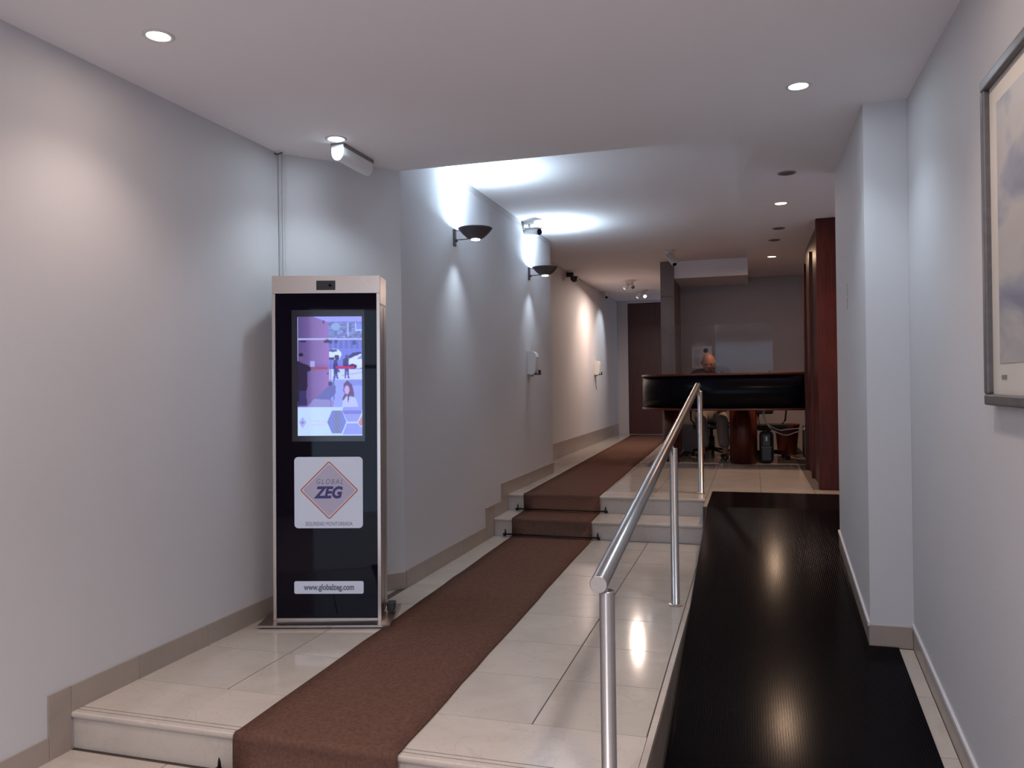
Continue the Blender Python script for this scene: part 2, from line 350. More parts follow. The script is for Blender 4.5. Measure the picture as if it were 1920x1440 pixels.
# column and dividing wall beside the hall, clad in slabs
col = struct(MB().box(-1.163, -0.992, 10.958, 15.8, 0.3, HH).build('wall_column', 'column'))
zz = [ZU, 0.86, 1.41, 1.96, 2.51, HH - 0.002]
for a, b in zip(zz, zz[1:]):
    MB().box(-1.17, -0.985, 10.945, 10.957, a + 0.0015, b - 0.0015, 0.0015).build('slab', 'column', col)
    MB().box(-0.9915, -0.985, 10.958, 11.995, a + 0.0015, b - 0.0015, 0.0015).build('slab', 'column', col)
    MB().box(-1.17, -1.1635, 10.958, 15.795, a + 0.0015, b - 0.0015, 0.0015).build('slab', 'column', col)

# baseboards (stone pieces, stepped with the floor)
def bb(name, segs, fixed, inward, axis='y', mt='skirt', par=None):
    root = None
    for (a, b, z0a, z0b, z1a, z1b) in segs:
        q = MB(); p = [(a + 0.001, z0a), (b - 0.001, z0b), (b - 0.001, z1b), (a + 0.001, z1a)]
        lo, hi = sorted((fixed, fixed + inward))
        q.prof([(y, z) for y, z in p], lo, hi, 'x')
        o = q.build(name if root is None else 'skirting_piece', mt, root)
        if root is None: root = struct(o)
    return root
L = [(2.49, 2.60, -0.155, -0.155, 0.108, 0.108)]
L += [(a, b, 0, 0, 0.107, 0.107) for a, b in zip([2.60] + YL[:3], YL[:3] + [4.165])]
L += [(2.15, 2.49, -0.155, -0.155, -0.06, -0.06), (1.7, 2.15, -0.31, -0.31, -0.06, -0.06), (-2.9, 1.7, -0.465, -0.465, -0.35, -0.35)]
bb('baseboard_left', L, -2.7248, 0.009)
q = MB(); a2 = DA + dn * 0.009; b2 = DB + dn * 0.009
struct(q.prism([tuple(DA + dn * 0.0003), tuple(a2), tuple(b2 + Vector((0, 0.006))), tuple(DB + dn * 0.0003)], 0, 0.107).build('baseboard_corner', 'skirt'))
bb('baseboard_corridor', [(4.785, 5.37, 0, 0, .115, .115), (5.37, 5.84, 0, 0, .115, .115), (5.84, 6.42, 0, 0, .115, .115), (6.42, 6.6385, 0, 0, .275, .275), (6.6385, 6.87, .155, .155, .275, .275),
                          (6.87, 7.0735, .155, .155, .43, .43), (7.0735, 7.9, ZU, ZU, .43, .43), (7.9, 8.868, ZU, ZU, .43, .43)], -2.1998, 0.009)
bb('baseboard_hall', [(y, min(y + 0.94, 15.795), ZU, ZU, .53, .53) for y in [8.88 + .94 * k for k in range(8)]], -2.5598, 0.010)
yr = [1.7, 2.3, 2.9, 3.5, 4.1, 4.418]
rb = bb('baseboard_right', [(a, b, rz(a), rz(b), rz(a) + .105, rz(b) + .105) for a, b in zip(yr, yr[1:])], 0.7748, -0.006)
struct(MB().prof([(1.7, rz(1.7) + .106), (4.418, rz(4.418) + .106), (4.418, rz(4.418) + .124), (1.7, rz(1.7) + .124)], 0.7748, 0.763).build('trim_2', 'wall'))
pb = bb('baseboard_pillar', [(a, b, rz(a), rz(b), rz(a) + .10, rz(b) + .10) for a, b in ((4.412, 4.9), (4.9, 5.4), (5.4, 5.838))], 0.5698, -0.006)
struct(MB().prof([(4.412, rz(4.412) + .101), (5.838, rz(5.838) + .101), (5.838, rz(5.838) + .119), (4.412, rz(4.412) + .119)], 0.5698, 0.558).build('trim_3', 'wall'))
struct(MB().box(0.564, 0.766, 4.410, 4.4198, rz(4.4) - 0.0, rz(4.4) + .108).build('baseboard_pillar', 'skirt'))
# slim moulding below the high ceiling
struct(MB().box(-2.1998, -2.1965, 4.80, 8.868, 2.93, 2.938).box(-2.1998, -2.194, 4.80, 8.868, 2.976, 2.984).build('trim_4', 'wall'))
struct(MB().box(-2.5598, -2.548, 8.88, 15.78, 2.962, 2.984).build('trim_5', 'wall'))

# entrance behind the camera: wood panel, glazed front
struct(MB().box(-2.725, -2.2, -3.1, -3.0, -0.47, HC).box(-2.2, 0.775, -3.1, -3.0, 2.45, HC).build('wall_front', 'wood_light'))
wn = thing('entrance_front', 'steel framed glass entrance front behind the camera', 'window', (-0.7, -3.05, -0.465)); wn['kind'] = 'structure'; wn.name = 'window_1'
fx = [-1.5, -0.5, 0.5, 1.475]
for x in fx: MB().box(x - .025, x + .025, -.03, .03, 0, 2.91, 0.002).build('mullion', 'steel', wn)
MB().box(-1.5, 1.475, -.03, .03, 2.06, 2.12, 0.002).build('transom', 'steel', wn)
for a, b in zip(fx, fx[1:]):
    MB().box(a + .025, b - .025, -.005, .005, 0.005, 2.055).build('pane', 'pane', wn); MB().box(a + .025, b - .025, -.005, .005, 2.125, 2.905).build('pane', 'pane', wn)

# ------------------------------------------------------------------ carpet runner and stair rods
def cx(y): return -1.94 - 0.026 * (y - 3.26), -1.238 - 0.020 * (y - 2.7)
def runner():
    path = [(2.10, -0.153), (2.58, -0.153), (2.588, -0.148), (2.590, -0.02), (2.592, -0.003), (2.600, 0.004)]
    path += [(2.63, 0.002)] + [(2.7 + k * 0.2, 0.0012 + 0.0008 * math.sin(k * 1.7)) for k in range(20)] + [(6.622, 0.001), (6.630, 0.004), (6.628, 0.14), (6.632, 0.154), (6.645, 0.1565), (7.056, 0.156), (7.063, 0.16), (7.062, 0.30), (7.066, 0.309), (7.08, 0.3115), (7.2, 0.3105)]
    path += [(7.5 + 0.5 * k, 0.311) for k in range(17)]
    bm = bmesh.new(); top = []; bot = []; th = 0.006
    rng = random.Random(3)
    for i, (y, z) in enumerate(path):
        p0 = path[max(i - 1, 0)]; p1 = path[min(i + 1, len(path) - 1)]; t = Vector((p1[0] - p0[0], p1[1] - p0[1])).normalized(); n = Vector((-t.y, t.x))
        a, b = cx(y); a += rng.uniform(-.003, .003); b += rng.uniform(-.003, .003)
        if 2.58 < y < 2.62: a, b = cx(2.6)
        top.append([bm.verts.new((a + (b - a) * k / 6, y + n.x * th, z + n.y * th)) for k in range(7)])
        bot.append([bm.verts.new((a + (b - a) * k / 6, y, z)) for k in range(7)])
    for A, sgn in ((top, 1), (bot, -1)):
        for i in range(len(A) - 1):
            for k in range(6): f = bm.faces.new((A[i][k], A[i][k + 1], A[i + 1][k + 1], A[i + 1][k])); f.smooth = True
    for i in range(len(top) - 1):
        for k in (0, 6): bm.faces.new((top[i][k], top[i + 1][k], bot[i + 1][k], bot[i][k]))
    for i in (0, -1):
        for k in range(6): bm.faces.new((top[i][k], top[i][k + 1], bot[i][k + 1], bot[i][k]))
    bmesh.ops.recalc_face_normals(bm, faces=bm.faces[:])
    me = bpy.data.meshes.new('carpet_runner'); bm.to_mesh(me); bm.free(); return me
tag(link('carpet_runner', runner(), 'carpet'), 'long brown carpet runner laid over the tiles and down the steps', 'carpet')
def stair_rod(y, z, label):
    a, b = cx(y); t = thing('stair_rod', label, 'stair rod', ((a + b) / 2, y - 0.02, z), 0, 'stair rods holding the runner')
    w = (b - a) / 2 + 0.075
    MB().tube([(-w, 0, 0.018), (w, 0, 0.018)], 0.0065, 10).build('rod', 'iron', t)
    for s in (-1, 1):
        br = MB().lathe([(0, -.004), (.016, -.004), (.016, 0.004), (0.010, 0.012), (0, 0.014)], 12, (s * (w - 0.015), 0.012, 0.006))
        br.tube([(s * (w - 0.02), 0.015, 0.01), (s * (w - 0.02), 0.013, 0.045), (s * (w - 0.02), 0.012, 0.062)], [0.008, 0.006, 0.002], 8)
        br.box(s * (w - 0.02) - 0.010, s * (w - 0.02) + 0.010, -0.010, 0.016, 0.008, 0.028, 0.002)
        br.build('bracket', 'iron', t)
stair_rod(2.582, -0.149, 'black stair rod at the foot of the nearest step')
stair_rod(6.622, 0.0075, 'black stair rod at the foot of the lower far step')
stair_rod(7.054, 0.163, 'black stair rod at the foot of the topmost step')

# ------------------------------------------------------------------ ribbed rubber mat on the ramp
def ribbed():
    bm = bmesh.new(); pitch = 0.0115; h = 0.0035; base = 0.004
    def strip(x0, x1, ylist):
        n = int(round((x1 - x0) / pitch)); prev = None
        prof = []
        for k in range(n):
            x = x0 + k * pitch; prof += [(x, base), (x + pitch * .50, base), (x + pitch * .60, base + h), (x + pitch * .9, base + h)]
        prof.append((x0 + n * pitch, base))
        prof = [(x0, 0.0005)] + prof + [(x0 + n * pitch, 0.0005)]
        for i, y in enumerate(ylist):
            row = [bm.verts.new((x, y, rz(y) + z)) for x, z in prof]
            if prev:
                for j in range(len(row) - 1): bm.faces.new((prev[j], prev[j + 1], row[j + 1], row[j]))
            else: bm.faces.new(row)
            prev = row
        bm.faces.new(prev[::-1])
    xe = -0.358 + 80 * pitch
    strip(-0.358, xe, [1.75, 4.405, YR1 - 0.12, YR1, YR1 + 0.02, 7.57])
    strip(xe, xe + 12 * pitch, [1.75, 4.405])
    strip(xe, xe + 15 * pitch, [5.86, YR1, 7.57])
    me = bpy.data.meshes.new('rubber_mat'); bmesh.ops.recalc_face_normals(bm, faces=bm.faces[:]); bm.to_mesh(me); bm.free(); return me
tag(link('rubber_mat', ribbed(), 'mat'), 'black ribbed rubber mat covering the ramp on the right', 'mat')

# ------------------------------------------------------------------ handrail
hr = thing('handrail', 'brushed steel handrail on three posts between steps and ramp', 'handrail', (-0.45, 2.5, -0.155))
def hz(y): return 0.70 + 0.1175 * (y - 2.5)
p0 = Vector((-0.470 + 0.45, 2.462 - 2.5, hz(2.462) + 0.155)); p1 = Vector((-0.479 + 0.45, 7.60 - 2.5, hz(7.60) + 0.155))
dr = (p1 - p0).normalized()
MB().tube([p0, p0 + dr * 0.003, p1 - dr * 0.003, p1], [0.0265, 0.0285, 0.0285, 0.0265], 32).build('rail', 'steel', hr)
for (y, zb) in ((2.50, -0.155), (4.80, 0.0), (7.44, ZU)):
    b = MB(); zt = hz(y) - 0.030
    b.lathe([(0, zb), (0.042, zb), (0.042, zb + 0.006), (0.0245, zb + 0.009), (0.0245, zt - 0.003), (0.022, zt), (0, zt)], 28, (0, 0, 0), smooth=False)
    me = b.done('post')
    for f in me.polygons: f.use_smooth = abs(f.normal.z) < 0.3
    po = link('post', me, 'steel', hr, (0.0, y - 2.5, 0.155))
    MB().tube([(0.0, 0, zt - 0.02), (-0.006, 0, zt + 0.008), (-0.018, 0, hz(y) - 0.02)], 0.010, 10).build('saddle', 'steel', po)

# ------------------------------------------------------------------ text helper
def text_mesh(body, shear=0.0, offset=0.0, space=1.0):
    cu = bpy.data.curves.new('lettering', 'FONT'); cu.body = body; cu.shear = shear; cu.offset = offset; cu.space_character = space; cu.size = 1.0; cu.resolution_u = 3; cu.fill_mode = 'FRONT'
    ob = bpy.data.objects.new('lettering_tmp', cu); COL.objects.link(ob)
    bpy.context.view_layer.update(); dg = bpy.context.evaluated_depsgraph_get()
    me = bpy.data.meshes.new_from_object(ob.evaluated_get(dg)); bpy.data.objects.remove(ob); bpy.data.curves.remove(cu)
    me.materials.clear(); return me
def put_text(body, u0, u1, z0, z1, yoff, mt, parent, **k):
    me = text_mesh(body, **k); xs = [v.co.x for v in me.vertices]; ysv = [v.co.y for v in me.vertices]
    sx = (u1 - u0) / (max(xs) - min(xs)); sy = (z1 - z0) / (max(ysv) - min(ysv)); mx, my = min(xs), min(ysv)
    for v in me.vertices: v.co = Vector((u0 + (v.co.x - mx) * sx, yoff, z0 + (v.co.y - my) * sy))
    return link('lettering', me, mt, parent)

# ------------------------------------------------------------------ kiosk
kt = thing('information_kiosk', 'tall steel and black glass kiosk with glowing screen beside the left wall', 'kiosk', (-2.60, 3.875, 0.008), math.radians(16.39))
for fx_, fy_ in ((-0.03, -0.07), (0.55, -0.08), (-0.03, 0.28), (0.50, 0.28)): MB().lathe([(0, -0.008), (0.015, -0.008), (0.015, 0), (0, 0)], 12, (fx_, fy_, 0)).build('levelling_foot', 'blackp', kt)
TIL = 0.009
# base plate stays level on the floor
bp = MB(); bp.prism([(-0.062, -0.100), (0.675, -0.115), (0.675, 0.31), (-0.062, 0.31)], 0.0, 0.012); bp.build('base_plate', 'steel_k', kt)
MB().box(0.618, 0.665, 0.13, 0.19, 0.02, 0.068, 0.006).build('plug_box', 'blackp', kt)
def kp(name, mb, mt, par=None):
    o = mb.build(name, mt, par or kt)
    if par is None: o.rotation_euler = (0, TIL, 0); o.location = (0, 0, 0.012)
    return o
DK = 0.20; HK = 1.945
sh = MB()
sh.box(0.0, 0.611, 0.002, DK, 0.0, HK, 0.003)
shell = kp('steel_cabinet', sh, 'steel_k')
kp('header_plate', MB().box(0.0, 0.611, -0.004, 0.0015, 1.846, HK, 0.001), 'steel_k')
kp('side_frame', MB().box(0.0, 0.019, -0.006, 0.0015, 0, 1.8455, 0.0015), 'steel_k')
kp('side_frame', MB().box(0.591, 0.611, -0.006, 0.0015, 0, 1.8455, 0.0015), 'steel_k')
kp('foot_strip', MB().box(0.0195, 0.5905, -0.004, 0.0015, 0, 0.012), 'steel_k')
glass = kp('glass_front', MB().box(0.0195, 0.5905, -0.003, 0.0015, 0.0125, 1.8455), 'black_glass')
kp('seam_strip', MB().box(0.6112, 0.6135, 0.01, 0.19, 1.78, 1.790), 'whitep')
kp('seam_strip', MB().box(0.6112, 0.6125, 0.10, 0.102, 0.02, 1.775), 'greyp')
cw = kp('camera_window', MB().box(0.252, 0.359, -0.0075, -0.0042, 1.864, 1.917, 0.0015), 'blackp')
MB().lathe([(0, 0), (0.008, 0), (0.009, 0.002), (0, 0.002)], 16, (0, 0, 0)).build('lens', 'black_glass', cw, (0.33, -0.0076, 1.891), (PI / 2, 0, 0))
bz = MB()
for (a, b, c, d) in ((0.111, 0.523, 1.715, 1.752), (0.111, 0.523, 1.010, 1.041), (0.111, 0.1425, 1.0415, 1.7145), (0.5085, 0.523, 1.0415, 1.7145)): bz.box(a, b, -0.0042, -0.0031, c, d)
kp('display_bezel', bz, 'bezel')
# rounded stickers
def rrect(x0, x1, z0, z1, r, y0, y1):
    pts = []
    for cx_, cz_, a0 in ((x1 - r, z1 - r, 0), (x0 + r, z1 - r, 90), (x0 + r, z0 + r, 180), (x1 - r, z0 + r, 270)):
        for k in range(6): a = math.radians(a0 + 18 * k); pts.append((cx_ + r * math.cos(a), cz_ + r * math.sin(a)))
    b = MB(); A = [b.bm.verts.new((x, y0, z)) for x, z in pts]; B = [b.bm.verts.new((x, y1, z)) for x, z in pts]; n = len(pts)
    b.bm.faces.new(A); b.bm.faces.new(B[::-1])
    for i in range(n): b.bm.faces.new((A[i], A[(i + 1) % n], B[(i + 1) % n], B[i]))
    return b
st = kp('logo_sticker', rrect(0.122, 0.509, 0.520, 0.922, 0.022, -0.0042, -0.0031), 'sticker')
def diamond(cx_, cz_, h, y0, y1, r=0.012, hole=0.0):
    def ring(h, r):
        pts = []
        for k in range(4):
            a = math.radians(90 * k); c = Vector((math.cos(a), math.sin(a))) * (h - r * 1.414)
            for j in range(-2, 3): t = a + math.radians(22.5 * j); pts.append((cx_ + c.x + r * math.cos(t), cz_ + c.y + r * math.sin(t)))
        return pts
    b = MB(); P = ring(h, r)
    if not hole:
        b.bm.faces.new([b.bm.verts.new((x, y0, z)) for x, z in P]); return b
    Q = ring(h - hole, r * 0.6); A = [b.bm.verts.new((x, y0, z)) for x, z in P]; B = [b.bm.verts.new((x, y0, z)) for x, z in Q]; n = len(P)
    for i in range(n): b.bm.faces.new((A[i], A[(i + 1) % n], B[(i + 1) % n], B[i]))
    return b
diamond(0.319, 0.734, 0.150, -0.0045, 0).build('diamond_field', 'lilac', st)
diamond(0.319, 0.734, 0.166, -0.0047, 0, hole=0.0095).build('diamond_outline', 'orange', st)
put_text('ZEG', 0.232, 0.397, 0.687, 0.757, -0.0049, 'navy', st, shear=0.25, offset=0.045)
put_text('GLOBAL', 0.248, 0.398, 0.769, 0.797, -0.0049, 'greyink', st, shear=0.25, space=1.35)
put_text('SEGURIDAD MONITOREADA', 0.184, 0.450, 0.534, 0.556, -0.0049, 'greyink', st)
us = kp('web_address_sticker', rrect(0.119, 0.511, 0.150, 0.221, 0.010, -0.0042, -0.0031), 'sticker')
put_text('www.globalzeg.com', 0.172, 0.457, 0.160, 0.205, -0.0049, 'greyink', us, offset=0.035)
# the picture on the screen
def screen_pixels():
    Wd, Hd = 112, 204; X, Y = np.meshgrid((np.arange(Wd) + .5) / Wd, (np.arange(Hd) + .5) / Hd)
    PX = 100 + X * 670; PY = 90 + Y * 1225
    im = np.zeros((Hd, Wd, 3)); im[:] = (112, 118, 215)
    rs = np.random.RandomState(2)
    def poly(pts, c):
        ins = np.zeros(PX.shape, bool); n = len(pts)
        for i in range(n):
            x0, y0 = pts[i]; x1, y1 = pts[(i + 1) % n]
            if y0 == y1: continue
            k = ((y0 > PY) != (y1 > PY)) & (PX < (x1 - x0) * (PY - y0) / (y1 - y0) + x0); ins ^= k
        im[ins] = c if not callable(c) else c(ins)
    def rect(a, b, c, d, col): poly([(a, b), (c, b), (c, d), (a, d)], col)
    def ell(cx_, cy_, rx, ry, col): im[((PX - cx_) / rx) ** 2 + ((PY - cy_) / ry) ** 2 < 1] = col
    wood = lambda k: np.stack([88 + 60 * (PX[k] - 100) / 325, 78 + 30 * (PX[k] - 100) / 325, 132 + 58 * (PX[k] - 100) / 325], -1)
    poly([(265, 90), (770, 90), (770, 142), (425, 150)], (150, 152, 250))
    blot = rs.rand(14, 12)
    def street(k):
        b = 0.25 + 0.6 * blot[((PY[k] - 145) / 13).astype(int).clip(0, 13), ((PX[k] - 425) / 30).astype(int).clip(0, 11)]
        return np.stack([70 + 80 * b, 80 + 85 * b, 135 + 110 * b], -1)
    rect(425, 145, 770, 312, street); rect(620, 150, 634, 300, (170, 185, 255)); rect(700, 150, 712, 235, (175, 190, 255)); rect(712, 160, 770, 228, (120, 140, 235)); rect(700, 224, 770, 238, (175, 190, 255))
    ell(500, 195, 48, 38, (135, 165, 225))
    rect(425, 335, 770, 420, lambda k: np.stack([105 + 12 * np.sin(PX[k] / 9), 112 + 12 * np.sin(PX[k] / 9), 205 + 0 * PX[k]], -1))
    rect(425, 420, 770, 620, (112, 122, 225))
    for a, b in ((445, 350), (500, 345), (690, 360)): ell(a, b, 20, 24, (70, 72, 150))
    # cars
    ell(480, 478, 78, 56, (205, 222, 255)); ell(470, 440, 45, 14, (80, 85, 160)); rect(425, 500, 545, 528, (200, 215, 255)); ell(510, 512, 24, 28, (45, 42, 90)); rect(425, 512, 480, 532, (55, 52, 105))
    poly([(625, 500), (680, 462), (765, 455), (765, 490), (700, 492), (640, 520)], (58, 50, 118)); poly([(630, 530), (700, 498), (765, 470), (770, 620), (700, 625), (630, 580)], (205, 222, 255))
    ell(672, 605, 44, 26, (55, 45, 110)); poly([(715, 525), (760, 488), (768, 528)], (130, 145, 235))
    rect(430, 632, 770, 738, (190, 205, 255)); poly([(560, 690), (770, 660), (770, 672), (560, 705)], (165, 178, 250))
    rect(425, 738, 770, 1018, (146, 158, 245)); rect(640, 740, 770, 800, (128, 138, 228))
    poly([(100, 90), (265, 92), (425, 150), (428, 800), (300, 915), (200, 1015), (100, 1015)], wood)
    poly([(425, 800), (492, 800), (492, 880), (430, 950), (200, 1010), (300, 915)], (98, 100, 178)); poly([(270, 935), (480, 950), (470, 1018), (200, 1018)], (138, 135, 205))
    rect(100, 95, 108, 550, (165, 168, 235)); rect(105, 312, 770, 333, (175, 180, 242)); rect(130, 338, 190, 352, (55, 50, 90)); rect(375, 335, 440, 362, (50, 45, 85)); rect(365, 135, 380, 165, (75, 60, 110)); rect(395, 325, 425, 340, (60, 50, 90))
    rect(232, 545, 277, 608, (160, 160, 235)); rect(235, 612, 410, 632, (158, 74, 96)); rect(440, 530, 446, 1018, (95, 95, 175)); rect(470, 700, 480, 940, (95, 95, 175))
    # man with raised arms
    poly([(100, 545), (135, 560), (160, 575), (205, 585), (240, 620), (232, 650), (200, 655), (205, 800), (190, 860), (195, 1000), (105, 1000), (100, 900)], (42, 36, 66)); ell(140, 512, 26, 36, (110, 84, 140)); ell(137, 482, 24, 18, (42, 34, 62))
    rect(120, 850, 190, 1000, (56, 52, 104)); ell(215, 575, 16, 14, (120, 90, 150))
    # passers by
    ell(500, 505, 15, 20, (70, 50, 105)); poly([(478, 540), (512, 525), (520, 620), (515, 680), (480, 680), (470, 600)], (60, 55, 130)); poly([(478, 680), (515, 680), (525, 735), (508, 735), (498, 700), (488, 745), (475, 745)], (80, 85, 170)); poly([(510, 610), (545, 660), (535, 665), (505, 640)], (80, 60, 130))
    ell(612, 500, 14, 18, (80, 66, 120)); poly([(575, 530), (600, 515), (630, 520), (628, 620), (590, 625), (572, 590)], (60, 54, 118)); poly([(592, 620), (632, 620), (636, 725), (622, 728), (612, 650), (600, 728), (588, 728)], (78, 72, 150))
    rect(495, 600, 695, 625, (188, 48, 118)); ell(440, 780, 26, 22, (72, 60, 110)); rect(405, 668, 425, 684, (80, 72, 130))
    # woman
    poly([(580, 780), (620, 745), (665, 790), (680, 850), (690, 915), (655, 900), (625, 950), (560, 950), (590, 880), (575, 850)], (96, 72, 130)); ell(612, 845, 26, 46, (190, 165, 235)); poly([(570, 960), (610, 905), (650, 915), (705, 930), (730, 1018), (560, 1018)], (182, 192, 250)); poly([(618, 905), (632, 905), (628, 970), (620, 970)], (70, 55, 105)); poly([(650, 830), (690, 915), (660, 915), (640, 860)], (110, 70, 110))
    # banner with hexagons
    rect(100, 1020, 770, 1320, lambda k: np.stack([192 - 12 * (PX[k] - 100) / 670, 218 - 12 * (PX[k] - 100) / 670, 255 + 0 * PX[k]], -1))
    hexa = lambda cx_, cy_, a, b: [(cx_ - a, cy_), (cx_ - a * .5, cy_ - b), (cx_ + a * .55, cy_ - b), (cx_ + a, cy_), (cx_ + a * .5, cy_ + b), (cx_ - a * .5, cy_ + b)]
    tex = lambda k: np.stack([116 + 12 * np.sin(PX[k] / 5) * np.sin(PY[k] / 9), 126 + 12 * np.sin(PX[k] / 5) * np.sin(PY[k] / 9), 196 + 22 * np.sin(PX[k] / 17)], -1)
    poly(hexa(505, 1175, 98, 118), tex); poly([(572, 1022), (770, 1022), (764, 1075), (722, 1168), (612, 1168), (565, 1062)], lambda k: np.stack([146 - 30 * (np.abs(PY[k] - 1075) < 16), 154 - 30 * (np.abs(PY[k] - 1075) < 16), 238 - 20 * (np.abs(PY[k] - 1075) < 16)], -1))
    poly([(612, 1186), (722, 1186), (745, 1225), (770, 1225), (770, 1305), (565, 1305)], (142, 152, 245)); poly([(768, 1115), (730, 1180), (748, 1215), (768, 1215)], (190, 130, 150))
    ell(152, 1178, 30, 34, (176, 178, 244)); poly([(150, 1120), (190, 1178), (150, 1236), (110, 1178)], (170, 172, 242)); ell(150, 1180, 12, 10, (120, 118, 200))
    im += rs.uniform(-5, 5, im.shape)
    # soft picture, as the display shows it
    k = im.copy(); k[1:-1, 1:-1] = (im[1:-1, 1:-1] * 4 + im[:-2, 1:-1] + im[2:, 1:-1] + im[1:-1, :-2] + im[1:-1, 2:]) / 8
    c = np.clip(k, 0, 255) / 255; lin = np.where(c <= 0.04045, c / 12.92, ((c + 0.055) / 1.055) ** 2.4)
    return Wd, Hd, lin
def screen_mesh(x0, x1, z0, z1, y):
    Wd, Hd, px = screen_pixels()
    gx = np.linspace(x0, x1, Wd + 1); gz = np.linspace(z1, z0, Hd + 1)
    V = [(x, y, z) for z in gz for x in gx]; Fc = [(j * (Wd + 1) + i, (j + 1) * (Wd + 1) + i, (j + 1) * (Wd + 1) + i + 1, j * (Wd + 1) + i + 1) for j in range(Hd) for i in range(Wd)]
    me = bpy.data.meshes.new('screen'); me.from_pydata(V, [], Fc); at = me.color_attributes.new('picture', 'FLOAT_COLOR', 'CORNER')
    c = np.ones((Hd * Wd, 4, 4)); c[:, :, :3] = px.reshape(-1, 1, 3); at.data.foreach_set('color', c.ravel()); return me
sm = bpy.data.materials.new('screen_picture'); sm.use_nodes = True; nt = sm.node_tree; b_ = nt.nodes['Principled BSDF']
ca = nt.nodes.new('ShaderNodeVertexColor'); ca.layer_name = 'picture'; b_.inputs['Base Color'].default_value = (0.01, 0.01, 0.012, 1); b_.inputs['Roughness'].default_value = 0.05
nt.links.new(ca.outputs[0], b_.inputs['Emission Color']); b_.inputs['Emission Strength'].default_value = 0.82
scr = link('screen', screen_mesh(0.143, 0.508, 1.0415, 1.7145, -0.0036), sm, kt); scr.rotation_euler = (0, TIL, 0); scr.location = (0, 0, 0.012)
scr['label'] = 'glowing screen showing the entrance with passers by'
inkl = lampmat('screen_lettering', (0.16, 0.17, 0.38), 1.0)
for (tx, za) in (('SEGURIDAD', 1.118), ('MONITOREADA', 1.099)):
    put_text(tx, 0.209, 0.307, za, za + 0.011, -0.0038, inkl, scr, space=1.3 if tx[0] == 'S' else 1.0, offset=0.03)

# ------------------------------------------------------------------ downlights
def add_light(name, kind, loc, energy, color, parent=None, size=60, blend=0.5, radius=0.03, direction=None):
    ld = bpy.data.lights.new(name, kind); ld.energy = energy; ld.color = color
    if kind == 'SPOT': ld.spot_size = math.radians(size); ld.spot_blend = blend
    ld.shadow_soft_size = radius
    o = bpy.data.objects.new(name, ld); COL.objects.link(o); o.location = loc
    if direction: o.rotation_euler = Vector(direction).to_track_quat('-Z', 'Y').to_euler()
    if parent is not None: o.parent = parent
    return o
for i, (x, y, z, c, w, lab) in enumerate(DOWN):
    t = thing('downlight', ('round recessed ceiling downlight ' + lab).strip() if lab else 'round recessed ceiling downlight added unseen as fill', 'ceiling light', (x, y, z), 0, 'round recessed ceiling downlights')
    rr = 0.047 if z < 2.8 else 0.050
    MB().lathe([(rr, 0), (rr + 0.014, 0), (rr + 0.014, -0.003), (rr + 0.006, -0.006), (rr, -0.004), (rr - 0.004, -0.001)], 32).build('trim_ring', 'whitep' if w else 'greyp', t)
    MB().lathe([(0, -0.0035), (rr - 0.002, -0.0025), (rr - 0.002, -0.0005), (0, -0.0005)], 24).build('lamp', ('lens_off' if not w else 'l_warm' if c in (WARM, NEUT) else 'l_amber' if c == AMBER else 'l_cool'), t)
    if w:
        add_light('bulb', 'SPOT', (0, 0, -0.02), w * 1.75, c, t, 118, 0.75, 0.065, (0, 0, -1))
        al = add_light('lamp_face', 'AREA', (0, 0, -0.012), w * 0.13, c, t, direction=(0, 0, -1)); al.data.shape = 'DISK'; al.data.size = rr * 2

# emergency light along the ceiling
em = thing('emergency_light', 'white emergency light with frosted rounded cover under the ceiling', 'light', (-2.289, 4.11, 2.755))
MB().box(-0.042, 0.042, 0, 0.385, -0.022, 0, 0.003).build('housing', 'greyp', em)
prof = [(-0.038, -0.0225)] + [(-0.038 * math.cos(a), -0.055 - 0.045 * math.sin(a)) for a in [PI * k / 12 for k in range(13)]] + [(0.038, -0.0225)]
q = MB(); q.prof(prof, 0.004, 0.381, 'y'); q.build('cover', 'diffuser', em)
# conduit and hook at the corner
cd = thing('cable_conduit', 'thin white vertical conduit in the corner above the kiosk', 'conduit', (-2.706, 4.165, 0.107))
MB().box(-0.004, 0.004, -0.004, 0.004, 0, 2.64).box(0.014, 0.018, 0.016, 0.020, 0, 2.64).build('channel', 'wall', cd)
MB().tube([(-0.03, -0.03, 2.64), (0.0, -0.03, 2.628), (0.03, -0.02, 2.64)], 0.004, 8).build('hook', 'bronze', cd)

